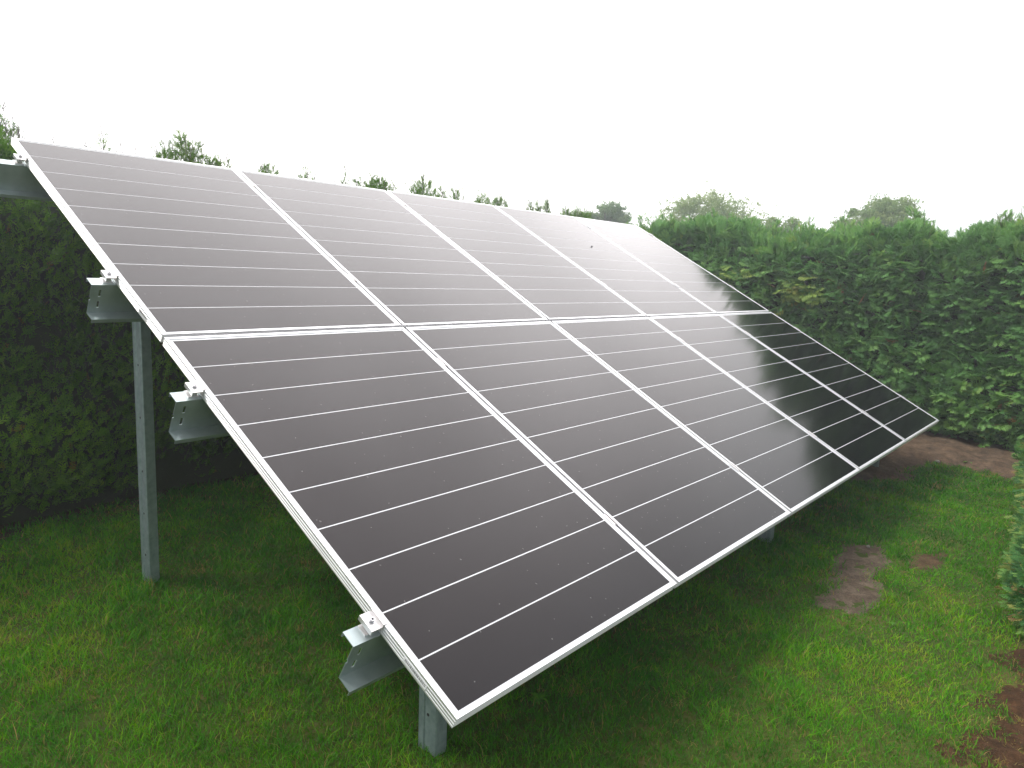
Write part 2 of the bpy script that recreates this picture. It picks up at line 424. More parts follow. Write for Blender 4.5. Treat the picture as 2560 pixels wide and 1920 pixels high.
# ------------------------------------------------------------------ foliage sprays
def spray_template(nb=11, sub=True, width=.075, taper=1.0, seed=1, ang=42, curl=.22):
    """flat feathery fan along +Y, length 1, as thin quads"""
    r = np.random.default_rng(seed); V = []; F = []
    def leaf(p, d, l, w):
        nrm = np.array([-d[1], d[0]])
        a = p; b_ = p + d * l * .45 + nrm * w; c = p + d * l; e = p + d * l * .45 - nrm * w
        i = len(V)
        for q in (a, b_, c, e):
            z = -curl * (q[1] ** 2) - .35 * q[0] ** 2 + r.normal(0, .012)
            V.append((q[0], q[1], z))
        F.append((i, i + 1, i + 2, i + 3))
    leaf(np.array([0., 0.]), np.array([0., 1.]), 1.0, width * .5)
    for k in range(nb):
        t = .06 + .86 * k / (nb - 1); s = 1 if k % 2 else -1
        th = math.radians(ang + r.uniform(-7, 7)); d = np.array([s * math.sin(th), math.cos(th)])
        l = (.50 * math.sin(math.pi * (t * .80 + .18)) + .10) * taper * r.uniform(.8, 1.15)
        p = np.array([0, t]); leaf(p, d, l, width * .62)
        if sub:
            for q in ((.3, .55, .75) if sub is True else (.5,)):
                for s2 in (-1, 1):
                    th2 = math.radians(38) * s2
                    d2 = np.array([d[0] * math.cos(th2) - d[1] * math.sin(th2), d[0] * math.sin(th2) + d[1] * math.cos(th2)])
                    leaf(p + d * l * q, d2, l * .36 * (1.15 - q), width * .45)
    return np.array(V), np.array(F)
def place_sprays(tmpl, P, A, Nn, S, T):
    """instances of template: position P, axis A, plane normal Nn, size S, tint T"""
    V, F = tmpl; n = len(P)
    A = A / np.linalg.norm(A, axis=1, keepdims=True)
    X = np.cross(A, Nn); X /= np.linalg.norm(X, axis=1, keepdims=True) + 1e-9
    Z = np.cross(X, A)
    W = P[:, None] + S[:, None, None] * (V[None, :, 0:1] * X[:, None] + V[None, :, 1:2] * A[:, None] + V[None, :, 2:3] * Z[:, None])
    FF = F[None] + (np.arange(n) * len(V))[:, None, None]
    return W.reshape(-1, 3), FF.reshape(-1, 4), np.repeat(T, len(V))
def merge(ps):
    vs_, fs_, ts = [], [], []; b = 0
    for v, f, t in ps:
        vs_.append(v); fs_.append(f + b); ts.append(t); b += len(v)
    return np.concatenate(vs_), np.concatenate(fs_), np.concatenate(ts)
def tube(pts, rads, n=5):
    pts = [Vector(p) for p in pts]; V = []; F = []
    for i, p in enumerate(pts):
        d = (pts[min(i + 1, len(pts) - 1)] - pts[max(i - 1, 0)]).normalized()
        x = d.orthogonal().normalized(); y = d.cross(x)
        for k in range(n):
            a = 2 * math.pi * k / n; q = p + (x * math.cos(a) + y * math.sin(a)) * rads[i]
            V.append(tuple(q))
    for i in range(len(pts) - 1):
        for k in range(n): F.append((i * n + k, i * n + (k + 1) % n, (i + 1) * n + (k + 1) % n, (i + 1) * n + k))
    return np.array(V), np.array(F)

T_ley = [spray_template(13, True, .055, 1.0, s) for s in (1, 2, 3)]
T_thu = [spray_template(7, 1, .085, .85, s, 36) for s in (4, 5, 8)]
T_slim = [spray_template(12, False, .06, .55, s, 30, .1) for s in (6, 7)]

def hedge_wall(templates, face, top, s0, s1, density, size, outward, along, seed, lump=.10, lumpf=2.2, thick=.9, tint0=.45, base=.02, upw=0):
    """sprays over a hedge running along `along` between s0 and s1.
    face(s) gives the offset of the face line in the outward axis, top(s) the height"""
    r = np.random.default_rng(seed)
    outw = np.array(outward, float); al = np.array(along, float); upv = np.array([0, 0, 1.])
    H = 2.4
    n = int((s1 - s0) * H * density)
    s = r.uniform(s0, s1, n); z = r.uniform(base, H, n)
    tp = top(s); k = z < tp; s, z, tp = s[k], z[k], tp[k]; n = len(s)
    lf = fbm(s, z, seed + 5, 4, lumpf)
    curve = -.10 * np.clip((z - tp + .45) / .45, 0, 1) ** 2 * 2.0 - .12 * np.clip((.25 - z) / .25, 0, 1)
    off = face(s) + lf * lump + curve - r.gamma(1.5, .022, n)
    P = s[:, None] * al + off[:, None] * outw + z[:, None] * upv
    tilt = r.normal(0, 1, (n, 3))
    A = outw * (.75 - .25 * upw) + upv * (r.uniform(-.25, .9, (n, 1)) + upw) + al * r.normal(0, .65, (n, 1)) + tilt * .15
    A += upv * .9 * np.clip((z - tp + .3) / .3, 0, 1)[:, None]
    Nn = upv * .9 + outw * .5 + tilt * .55
    S = size * r.uniform(.6, 1.35, n)
    T = np.clip(tint0 + lf * .16 + r.normal(0, .14, n), 0, .95)
    T = np.where(r.uniform(0, 1, n) < .006, 1.0, T)
    res = []
    for i, tm in enumerate(templates):
        k = (np.arange(n) % len(templates)) == i
        res.append(place_sprays(tm, P[k], A[k], Nn[k], S[k], T[k]))
    # top surface
    nt_ = int((s1 - s0) * thick * density * .55)
    s = r.uniform(s0, s1, nt_); d = r.uniform(0, thick, nt_) ** 1.0; tp = top(s)
    P = s[:, None] * al + (face(s) - .08 - d)[:, None] * outw + (tp - .04 + .06 * fbm(s, d, seed + 9, 3, 3.) - r.uniform(0, .08, nt_))[:, None] * upv
    A = upv * 1.2 + r.normal(0, .45, (nt_, 3)); Nn = r.normal(0, 1, (nt_, 3))
    S = size * r.uniform(.7, 1.5, nt_); T = np.clip(tint0 + .08 + r.normal(0, .15, nt_), 0, .95)
    res.append(place_sprays(templates[0], P, A, Nn, S, T))
    return merge(res)
def hedge_core(face, top, s0, s1, outward, along, depth, seed, inset=.14, lump=.08, lumpf=2.2):  # solid dark core added inside the hedge to block light
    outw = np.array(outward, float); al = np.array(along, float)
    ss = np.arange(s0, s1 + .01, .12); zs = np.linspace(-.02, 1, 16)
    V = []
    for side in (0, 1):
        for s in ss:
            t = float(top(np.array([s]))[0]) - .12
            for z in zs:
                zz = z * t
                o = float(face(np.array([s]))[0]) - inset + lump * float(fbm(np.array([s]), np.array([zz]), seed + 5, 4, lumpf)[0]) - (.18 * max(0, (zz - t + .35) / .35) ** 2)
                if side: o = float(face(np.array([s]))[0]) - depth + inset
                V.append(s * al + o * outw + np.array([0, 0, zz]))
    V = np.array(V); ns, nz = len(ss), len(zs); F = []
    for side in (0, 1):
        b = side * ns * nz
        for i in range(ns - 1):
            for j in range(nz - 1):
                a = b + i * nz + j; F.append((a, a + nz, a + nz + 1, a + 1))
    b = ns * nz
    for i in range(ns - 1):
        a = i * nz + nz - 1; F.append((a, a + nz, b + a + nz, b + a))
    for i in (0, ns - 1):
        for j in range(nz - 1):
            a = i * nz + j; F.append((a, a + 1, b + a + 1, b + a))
    return np_mesh('shade_core', V, [np.array(F)], smooth=True)
def shoot_mesh(h, w, bareness, seed, tm=T_slim, nstem=4, size=.11, dense=0):
    """upright leader with side twigs, partly leafy; material 0 = twig, 1 = leaf"""
    r = np.random.default_rng(seed); V = []; F = []; mi = []; T = []; b = 0
    def addt(v, f, m, t):
        nonlocal b
        V.append(v); F.append(f + b); mi.append(np.full(len(f), m)); T.append(np.full(len(v), t) if np.isscalar(t) else t); b += len(v)
    P, A, S = [], [], []
    for i in range(nstem):
        a = r.uniform(0, 6.28); sp = w * (0 if i == 0 else r.uniform(.3, 1.0)); hh = h * (1 if i == 0 else r.uniform(.45, .85))
        bx, by = math.cos(a) * sp * .35, math.sin(a) * sp * .35; tx, ty = math.cos(a) * sp, math.sin(a) * sp
        pts = [(bx + (tx - bx) * t + r.normal(0, .006), by + (ty - by) * t + r.normal(0, .006), -.12 + (hh + .12) * t) for t in np.linspace(0, 1, 6)]
        addt(*tube(pts, np.linspace(.0042, .0012, 6), 4), 0, .3)
        nt_ = int(5 + hh * 26)
        for j in range(nt_):
            t = r.uniform(.15, .97); q = np.array([bx + (tx - bx) * t, by + (ty - by) * t, -.12 + (hh + .12) * t])
            aa = r.uniform(0, 6.28); el = r.uniform(.5, 1.15); l = (1.05 - t) * .5 * max(w, .05) + .03
            d = np.array([math.cos(aa) * math.cos(el), math.sin(aa) * math.cos(el), math.sin(el)])
            addt(*tube([q, q + d * l * .5, q + d * l + np.array([0, 0, .01])], [.0018, .0014, .0008], 3), 0, .3)
            if r.uniform() > bareness * (.35 + t):
                for _ in range(4):
                    P.append(q + d * l * r.uniform(.1, 1)); A.append(d + r.normal(0, .4, 3) + np.array([0, 0, .6])); S.append(size * r.uniform(.5, 1.1) * (1.15 - .6 * t))
    # leafy lower mass
    nm = int((90 + dense * 330) * (1 - bareness) * max(w, .04) / .1)
    for j in range(nm):
        t = r.beta(1.3, 1.9 if dense else 2.6); rad = w * .95 * (1 - t) ** .6 * math.sqrt(r.uniform()); a = r.uniform(0, 6.28)
        P.append(np.array([math.cos(a) * rad, math.sin(a) * rad, -.10 + (h * .8 + .1) * t])); A.append(np.array([math.cos(a) * .5, math.sin(a) * .5, 1.0]) + r.normal(0, .3, 3)); S.append(size * r.uniform(.5, 1.1))
    if P:
        n = len(P); v, f, t = place_sprays(tm[seed % len(tm)], np.array(P), np.array(A), r.normal(0, 1, (n, 3)), np.array(S), np.clip(r.normal(.62, .15, n), 0, .95))
        addt(v, f, 1, t)
    fs = np.concatenate([np.asarray(f) for f in F])
    return np_mesh('shoot', np.concatenate(V), [fs], np.concatenate(mi), np.concatenate(T))

# --- long hedge behind the panels (runs along X, faces -Y)
def lf_face(s): return -(3.36 + .04 * np.sin(s * 1.3))          # outward is -Y, so offset is -y
def lf_top(s): return 1.99 + .02 * np.sin(s * 4.1) + .015 * np.sin(s * 9.7 + 1) + .17 / (1 + np.exp((s - .14) / .03))
hl = empty('clipped_hedge', (2.5, 3.8, 0))
tag(hl, 'long dark green clipped hedge behind the raised back of the panels, thin shoots on top', 'hedge')
v, f, t = merge([hedge_wall(T_thu, lf_face, lf_top, -2.6, 2.7, 3000, .055, (0, -1, 0), (1, 0, 0), 40, .15, 2.4, .8, .50, upw=.9),
                 hedge_wall(T_thu, lf_face, lf_top, 2.7, 8.3, 900, .085, (0, -1, 0), (1, 0, 0), 41, .09, 2.4, .8, .48, upw=.9)])
def child(o, root):
    o.parent = root; o.matrix_parent_inverse = Matrix.Translation(-root.location); return o
child(link('foliage', np_mesh('foliage', v, [f], attr=t), M_thuja), hl)
child(link('shade_core', hedge_core(lf_face, lf_top, -2.6, 8.3, (0, -1, 0), (1, 0, 0), .95, 40, .10, .06, 2.0), M_core), hl)
SH = [(0.18, 2.31, 1, 0.9), (0.41, 2.22, 0.6, 1), (0.68, 2.29, 1, 0.8), (0.79, 2.19, 0.5, 1), (0.88, 2.22, 0.5, 1), (1.06, 2.29, 1.2, 0.3), (1.17, 2.39, 1.5, 0.3), (1.25, 2.34, 1.2, 0.4), (1.37, 2.25, 0.9, 0.4), (1.44, 2.22, 0.9, 0.6), (1.49, 2.24, 0.5, 0.9), (1.76, 2.23, 0.8, 0.3), (1.83, 2.23, 0.9, 0.3), (2.12, 2.27, 1, 0.6), (2.38, 2.21, 0.6, 0.8), (2.48, 2.27, 0.9, 0.6), (2.59, 2.22, 0.6, 0.5), (2.74, 2.23, 1, 0), (2.82, 2.27, 1.2, 0), (3.31, 2.35, 1.3, 0.1), (3.53, 2.29, 0.8, 0.4), (3.71, 2.29, 0.8, 0.2), (4.07, 2.26, 1, 0.1), (4.33, 2.27, 1, 0.1), (4.8, 2.27, 0.6, 0.2), (4.92, 2.27, 0.6, 0.4), (5.08, 2.31, 0.8, 0.2), (5.42, 2.24, 0.6, 0.0), (5.64, 2.27, 1, 0), (5.8, 2.24, 1, 0), (7.11, 2.15, 0.5, 0.2),
      (0.10, 2.50, 1.3, .8), (-.02, 2.6, 1.2, .6), (.22, 2.25, .8, .7)]
for i, (x, z, w, b_) in enumerate(SH):
    o = link('shoot', shoot_mesh(z - 2.0, .095 * w * (1.9 if b_ < .15 else 1.15), b_, 100 + i, T_thu, 5, .045, 1), [M_twig, M_thuja]); o.location = (x, 3.75, 2.0); child(o, hl)

# --- tall feathery hedge at the far end (runs along Y, faces -X)
ET = [(4.6, 2.15), (3.8, 2.12), (3.53, 2.2), (3.03, 2.26), (2.61, 2.25), (2.32, 2.13), (2.04, 2.02), (1.84, 2.08), (1.53, 2.07), (1.25, 2.12), (0.97, 2.12), (0.8, 2.19), (0.69, 2.16), (0.53, 2.04), (0.4, 2.0), (0.24, 2.06), (0.09, 2.10), (-0.09, 2.14), (-0.21, 2.14), (-1.5, 2.1)]
ey = np.array([a for a, _ in ET][::-1]); ez = np.array([b for _, b in ET][::-1]); ez = 1.98 + (ez - 2.12) * 1.3 - .07 * np.exp(-((ey - 2.9) / .7) ** 2)
def en_face(s): return -(6.95 - .10 * (s < 0) * np.abs(s) + .05 * np.sin(s * 2.1 + .6))
def en_top(s): return np.interp(s, ey, ez) + .03 * np.sin(s * 13)
he = empty('cypress_hedge', (7.4, 1, 0))
tag(he, 'tall feathery blue-green cypress hedge with ragged top beyond the far end of the panels', 'hedge')
v, f, t = hedge_wall(T_ley, en_face, en_top, -1.5, 4.5, 950, .135, (-1, 0, 0), (0, 1, 0), 60, .13, 1.9, .9, .50, .04)
child(link('foliage', np_mesh('foliage', v, [f], attr=t), M_leyl), he)
child(link('shade_core', hedge_core(en_face, en_top, -1.5, 4.5, (-1, 0, 0), (0, 1, 0), 1.1, 60, .17, .12, 1.9), M_core), he)
r_ = np.random.default_rng(5)
for i in range(64):
    s = r_.uniform(-.6, 4.3); x = r_.uniform(7.12, 7.7); h = r_.uniform(.08, .36)
    o = link('shoot', shoot_mesh(h, r_.uniform(.06, .15), .15, 300 + i, T_slim, 4, .11), [M_twig, M_leyl]); o.location = (x, s, float(en_top(np.array([s]))[0]) - .02); child(o, he)
for i, (s, h, w, b_) in enumerate([(1.86, .22, .16, .1), (1.74, .2, .14, .1), (.62, .2, .12, .3), (-.02, .24, .2, .75), (-.12, .26, .2, .8), (-.2, .3, .22, .8), (-.28, .26, .2, .7), (.12, .16, .15, .6), (-.36, .28, .2, .7)]):
    o = link('shoot', shoot_mesh(h, w, b_, 400 + i, T_slim, 7, .11), [M_twig, M_leyl]); o.location = (7.3, s, float(en_top(np.array([s]))[0])); child(o, he)

def frond(y, z, n, spread, seed):
    r = np.random.default_rng(seed)
    P = np.stack([np.full(n, 6.93) + r.normal(0, .03, n), y + r.normal(0, spread, n), z + r.normal(0, spread * .45, n)], 1)
    A = np.stack([np.full(n, -.9), r.normal(0, .8, n), r.uniform(-.7, .3, n)], 1); Nn = np.stack([np.full(n, -.6), r.normal(0, .3, n), np.full(n, 1.0)], 1)
    v, f, t = place_sprays(T_ley[0], P, A, Nn, r.uniform(.13, .21, n), np.clip(r.normal(.93, .04, n), 0, .98))
    return child(link('pale_frond', np_mesh('pale_frond', v, [f], attr=t), M_leyl), he)
frond(1.665, 1.419, 42, .13, 1)['label'] = 'pale yellow-green frond hanging out of the hedge face'
frond(2.400, 1.589, 16, .09, 2)

# --- low conifer bush cut by the right edge of the frame
nb = empty('conifer_bush', (3.3, -1.2, 0))
tag(nb, 'low bushy conifer with pale olive sprays at the lawn\'s edge on the far right', 'bush')
def bush(cx, cy, rx, ry, rz, n, size, seed, tms):
    r = np.random.default_rng(seed)
    d = r.normal(0, 1, (n, 3)); d[:, 2] = np.abs(d[:, 2]) * 1.0 - .25; d /= np.linalg.norm(d, axis=1, keepdims=True)
    lum = fbm(np.arctan2(d[:, 1], d[:, 0]) * 1.2, d[:, 2] * 2, seed, 4, 1.6)
    rad = 1 + .16 * lum - r.gamma(1.5, .05, n)
    P = d * rad[:, None] * np.array([rx, ry, rz]) + np.array([cx, cy, rz * .28]); k = P[:, 2] > .02
    P, d, lum = P[k], d[k], lum[k]; m = len(P)
    A = d + np.array([0, 0, .35]) + r.normal(0, .45, (m, 3)); Nn = r.normal(0, .6, (m, 3)) + np.array([0, 0, 1])
    return [place_sprays(tm, P[i::len(tms)], A[i::len(tms)], Nn[i::len(tms)], size * r.uniform(.6, 1.3, len(P[i::len(tms)])), np.clip(.45 + .2 * lum[i::len(tms)] + r.normal(0, .28, len(P[i::len(tms)])), 0, 1)) for i, tm in enumerate(tms)]
B = bush(3.12, -1.365, .85, .49, .60, 9000, .07, 70, T_ley) + bush(4.4, -1.25, .9, .5, .56, 4000, .08, 71, T_ley) + bush(5.6, -1.16, .8, .5, .55, 2200, .09, 72, T_ley)
v, f, t = merge(B)
child(link('foliage', np_mesh('foliage', v, [f], attr=t), M_near), nb)
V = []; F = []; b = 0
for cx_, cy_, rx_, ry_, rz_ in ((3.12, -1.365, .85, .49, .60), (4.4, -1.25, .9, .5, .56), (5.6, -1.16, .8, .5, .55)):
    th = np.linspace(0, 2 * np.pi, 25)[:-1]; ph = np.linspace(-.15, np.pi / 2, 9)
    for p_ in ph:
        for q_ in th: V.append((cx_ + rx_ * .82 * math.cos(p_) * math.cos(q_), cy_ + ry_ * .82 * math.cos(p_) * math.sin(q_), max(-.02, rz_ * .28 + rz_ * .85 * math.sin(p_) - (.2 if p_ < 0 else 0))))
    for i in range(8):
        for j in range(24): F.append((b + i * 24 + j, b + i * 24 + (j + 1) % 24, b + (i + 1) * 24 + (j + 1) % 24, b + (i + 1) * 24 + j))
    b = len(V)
child(link('shade_core', np_mesh('shade_core', np.array(V), [np.array(F)], smooth=True), M_core), nb)  # solid dark core added inside the bush to block light

# --- broadleaf trees beyond the hedges
def leaf_tmpl(seed):
    r = np.random.default_rng(seed); V = []; F = []
    for k in range(7):
        c = r.normal(0, .35, 3); a = r.normal(0, 1, 3); a /= np.linalg.norm(a); bb = np.cross(a, r.normal(0, 1, 3)); bb /= np.linalg.norm(bb)
        i = len(V); V += [c - a * .28, c + bb * .15, c + a * .28, c - bb * .15]; F.append((i, i + 1, i + 2, i + 3))
    return np.array(V), np.array(F)
T_leaf = leaf_tmpl(1)
def tree(label, x, y, htop, rad, crown_h, seed, nclump=40, tint=.5):
    r = np.random.default_rng(seed); root = empty('broadleaf_tree', (x, y, 0)); tag(root, label, 'tree', 'trees standing beyond the hedges')
    zc = htop - crown_h * .55
    cl = []
    while len(cl) < nclump:
        p = r.uniform(-1, 1, 3)
        if .35 < np.linalg.norm(p) < 1 and p[2] > -.7: cl.append((p[0] * rad, p[1] * rad, zc + p[2] * crown_h * .52))
    P = []; T = []
    for c in cl:
        n = int(r.uniform(40, 85)); q = r.normal(0, 1, (n, 3))
        cr = rad * r.uniform(.09, .17); P.append(np.array(c) + q * cr * np.array([1, 1, .6])); T.append(np.full(n, r.normal(tint, .15)) + r.normal(0, .1, n))
    P = np.concatenate(P); T = np.clip(np.concatenate(T), 0, 1); n = len(P)
    v, f, t = place_sprays(T_leaf, P, r.normal(0, 1, (n, 3)), r.normal(0, 1, (n, 3)), np.full(n, .11) * r.uniform(.6, 1.3, n), T)
    link('crown', np_mesh('crown', v, [f], attr=t), M_tree, root)
    V = []; F = []; b = 0
    def add(vf):
        nonlocal b
        V.append(vf[0]); F.append(vf[1] + b); b += len(vf[0])
    zb = htop - crown_h
    add(tube([(0, 0, -.1), (.03, .02, zb * .6), (0, .05, zb + crown_h * .35), (.05, 0, htop - crown_h * .25)], [.16, .13, .09, .03], 8))
    for c in cl[:22]:
        z0 = zb * .7 + r.uniform(0, .5) * (c[2] - zb * .7)
        add(tube([(0, .02, z0), (c[0] * .5, c[1] * .5, (z0 + c[2]) / 2 + .1), c], [.05, .03, .008], 5))
    link('trunk', np_mesh('trunk', np.concatenate(V), [np.concatenate(F)], smooth=True), M_bark, root)
tree('pale olive tree with an open crown rising over the left part of the cypress hedge', 20, 9.2, 4.12, 1.6, 2.2, 1, 120, .6)
tree('grey-green tree whose top shows above the middle of the cypress hedge', 20, 4.25, 3.85, .95, 1.7, 2, 75, .45)
tree('round dark tree peeking over the top edge of the panels near their far corner', 20, 12.7, 4.0, .85, 1.8, 3, 80, .1)
tree('small leafy treetop just right of the open-crowned olive tree behind the hedge', 20, 7.0, 3.35, .75, 1.6, 4, 60, .5)

# ------------------------------------------------------------------ the solar array
TILT = math.radians(28.3655)
PW, PH, GAPX, ROWH = 1.132, 1.712, .018, 1.7326
sa_root = empty('solar_array', (0, 0, 0))
tag(sa_root, 'ground-mounted array of ten dark solar panels in two rows, white-silver frames on galvanised posts', 'solar array')
SL = Matrix.Translation((0, 0, GZ)) @ Matrix.Rotation(TILT, 4, 'X')      # slope frame: X along, Y up the slope, Z off the surface
FT = .035
def build_panel():
    root = empty('solar_panel')
    # frame: hollow channel bars with grooved outer faces, 11 mm lip over the glass
    lip = .011
    def bar(prof, L, rot):
        mb = MB(); n = len(prof)
        # mitred bar, outer edge at y=0 running x 0..L, inner at y=depth
        vs_ = [(p[0], p[0], p[1]) for p in prof] + [(L - p[0], p[0], p[1]) for p in prof]
        mb.add(vs_, [tuple(range(n))[::-1], tuple(range(n, 2 * n))] + [(i, (i + 1) % n, n + (i + 1) % n, n + i) for i in range(n)])
        return mb
    g = .0018
    prof = [(0, 0), (0, -.007), (g, -.008), (g, -.010), (0, -.011), (0, -.017), (g, -.018), (g, -.020), (0, -.021), (0, -.026), (g, -.027), (g, -.029), (0, -.030), (0, -FT), (.024, -FT), (.024, -FT + .002), (.003, -FT + .002), (.003, -.0045), (lip, -.0045), (lip, -.0005), (lip - .0008, 0)]
    allv = MB()
    for k, (L, M) in enumerate(((PW, Matrix.Identity(4)), (PH, Matrix.Translation((PW, 0, 0)) @ Matrix.Rotation(math.pi / 2, 4, 'Z')),
                                (PW, Matrix.Translation((PW, PH, 0)) @ Matrix.Rotation(math.pi, 4, 'Z')), (PH, Matrix.Translation((0, PH, 0)) @ Matrix.Rotation(-math.pi / 2, 4, 'Z')))):
        mb = bar(prof, L, 0); allv.add([tuple(M @ Vector(v)) for v in mb.v], mb.f)
    allv.build('frame', M_alu, root)
    # backsheet margin and strip gaps (white), cells 0.3 mm above
    mb = MB(); mb.box((.004, .004, -.0095), (PW - .004, PH - .004, -.0032))
    mb.build('backsheet', M_back, root)
    mb = MB(); mx, my0, my1 = .022, .018, .022; n = 10; g2 = .0046
    st = (PH - my0 - my1 + g2) / n
    for i in range(n):
        y0 = my0 + i * st; mb.box((mx, y0, -.0031), (PW - mx, y0 + st - g2, -.0026))
    mb.build('cell_area', M_cell, root)
    return root
proto = build_panel()
def copy_panel(src):
    r2 = src.copy(); COL.objects.link(r2)
    for ch in src.children:
        c = ch.copy(); COL.objects.link(c); c.parent = r2
    return r2
PITCH = PW + GAPX
for row in range(2):
    for col in range(5):
        p = proto if (row == 0 and col == 0) else copy_panel(proto)
        p.parent = sa_root
        jx, jy, jz = random.uniform(-.0008, .0008), random.uniform(-.001, .001), random.uniform(-.0008, .0008)
        p.matrix_local = SL @ Matrix.Translation((col * PITCH + jx, row * ROWH + jy, jz)) @ Matrix.Rotation(random.uniform(-.0006, .0006), 4, 'Y')
        p['group'] = 'solar panels of the array'
        if row == 0 and col == 0: first = p
# serial labels on the left side faces
def label_tag(par, y0, y1):
    mb = MB(); mb.box((-.0006, y0, -.029), (-.0001, y1, -.010)); o = mb.build('serial_label', M_label, par)
    mb = MB(); y = y0 + .006; rr = random.Random(4)
    while y < y1 - .006:
        w = rr.choice((.0012, .002, .003)); mb.box((-.0009, y, -.022), (-.00065, y + w, -.014)); y += w + rr.choice((.0014, .002, .003))
    mb.build('serial_label_print', M_ink, par)
label_tag(first, .115, .215)
top0 = [c for c in sa_root.children if c.name.startswith('solar_panel')][5]
label_tag(top0, .13, .20)
first.name = 'solar_panel'

# rails: Z sections with slots near the end
X0, X1 = -.09, 5 * PITCH + .072
RY = [.311, 1.385, 2.140, 3.205]
def build_rail(y, X0=X0):
    root = empty('mounting_rail'); root.parent = sa_root; root.matrix_local = SL @ Matrix.Translation((0, y, 0))
    t = .0028; zt = -FT - .0015; zb = zt - .128
    mb = MB()
    # top flange upslope with lip, lower flange downslope with lip
    mb.box((X0, 0, zt - t), (X1, .052, zt)); mb.box((X0, .052 - t, zt - .016), (X1, .052, zt - t))
    mb.box((X0, -.050, zb), (X1, t, zb + t)); mb.box((X0, -.050, zb - .012), (X1, -.050 + t, zb))
    # web: solid beyond the slots, pierced near both ends
    za, zc = zb + t, zt - t
    slots = [(.030, .039, .018, .046), (.030, .039, .068, .096), (-.004, .004, .050, .062)]
    xs = [X0, X0 + .004, X0 + .030, X0 + .039, X0 + .16]
    H = zc - za
    cuts = {0: [(.052, .064)], 2: [(.020, .048), (.070, .098)]}
    for i in range(4):
        zl = 0
        for (a, b_) in cuts.get(i, []):
            mb.box((xs[i], 0, zc - a), (xs[i + 1], t, zc - zl)); zl = b_
        mb.box((xs[i], 0, za), (xs[i + 1], t, zc - zl))
    mb.box((xs[4], 0, za), (X1, t, zc))
    mb.build('rail_profile', M_galv, root)
    # rain drops hanging on the lower lip
    return root
for y in RY: build_rail(y, X0 - (.06 if y == RY[3] else 0))

# clamps
def end_clamp(x, y, side):
    """side -1: left end, +1: right end"""
    root = empty('end_clamp'); root.parent = sa_root; root.matrix_local = SL @ Matrix.Translation((x, y, 0)) @ Matrix.Scale(1, 4)
    s = side
    def bx(mb, a, b_):
        x0, x1 = sorted((a[0] * s, b_[0] * s)); mb.box((x0, a[1], a[2]), (x1, b_[1], b_[2]))
    mb = MB(); w = .030
    bx(mb, (.0015, -w, -.0105), (.040, w, -.0065))              # plate
    bx(mb, (.0015, -w, -.0065), (.0045, w, .0025))              # upstand
    bx(mb, (-.0085, -w, .0012), (.0045, w, .0036))              # lip over the frame
    bx(mb, (.0365, -w, -.0215), (.040, w, -.0105))              # outer leg
    bx(mb, (.0015, -w, -.0215), (.0045, w, -.0105))
    mb.build('clamp_body', M_clamp, root)
    mb = MB(); bx(mb, (.008, -.018, -.0365), (.044, .018, -.0320)); bx(mb, (.014, -.016, -.0300), (.034, .016, -.0225)); mb.build('clamp_nut', M_clamp, root)
    mb = MB(); c = .020 * s
    mb.cyl((c, 0, -.0064), .0095, .0015, 20)
    for k in range(1): mb.cyl((c, 0, -.0049), .0068, .0075, 20)
    mb.cyl((c, 0, -.030), .0038, .0235, 10)
    mb.build('bolt', M_bolt, root)
    mb = MB(); mb.cyl((c, 0, .0024), .0036, .0006, 6); mb.build('bolt_socket', M_hole, root)
def mid_clamp(x, y):
    root = empty('mid_clamp'); root.parent = sa_root; root.matrix_local = SL @ Matrix.Translation((x, y, 0))
    mb = MB(); w = .030
    mb.box((-.0075, -w, -.012), (-.005, w, .0012)); mb.box((.005, -w, -.012), (.0075, w, .0012))
    mb.box((-.016, -w, .0012), (-.005, w, .0034)); mb.box((.005, -w, .0012), (.016, w, .0034)); mb.box((-.005, -w, -.012), (.005, w, -.009))
    mb.box((-.0048, -.02, -.0365), (.0048, .02, -.030))
    mb.build('clamp_body', M_clamp, root)
    mb = MB(); mb.cyl((0, 0, -.0089), .0047, .0075, 14); mb.build('bolt', M_bolt, root)
for y in RY:
    yc = y + .032
    end_clamp(0, yc, -1); end_clamp(5 * PITCH - GAPX, yc, 1)
    for k in range(1, 5): mid_clamp(k * PITCH - GAPX / 2, yc)

# posts and sloping beams
def build_post(x, y, ztop):
    root = empty('support_post', (0, 0, 0)); root.parent = sa_root; root.location = (x, y, 0)
    w, d, t = .046, .083, .003
    # C section: web faces -X with a shallow groove, flanges on -Y and +Y, lips inward, open to +X
    r = .004
    prof = [(r, 0), (w, 0), (w, .014), (w - t, .014), (w - t, t), (t + .001, t), (t, .028), (t + .004, .031), (t + .004, d - .031), (t, d - .028), (t + .001, d - t), (w - t, d - t), (w - t, d - .014), (w, d - .014), (w, d), (r, d), (0, d - r),
            (0, d - .026), (.004, d - .029), (.004, .029), (0, .026), (0, r)]
    mb = MB(); mb.extrude(prof, -.3, ztop, 2); o = mb.build('post_profile', M_post, root)
    mb = MB()
    zs = [.13, .33, .53, .78, 1.02]
    for z in zs:
        if z < ztop - .05:
            mb.cyl((.0036, d * .5, z), .0055, .0006, 12, 0)
    mb.build('bolt_hole', M_hole, root)
    return root
def under(y, off): return GZ + (y * math.sin(TILT) + off) / math.cos(TILT)
for x, y in ((.250, .324), (2.865, .292), (5.20, .31)):
    build_post(x, y, under(y, -.168))
for x, y in ((.200, 2.180), (2.82, 2.18), (5.20, 2.18)):
    build_post(x, y, under(y, -.168))
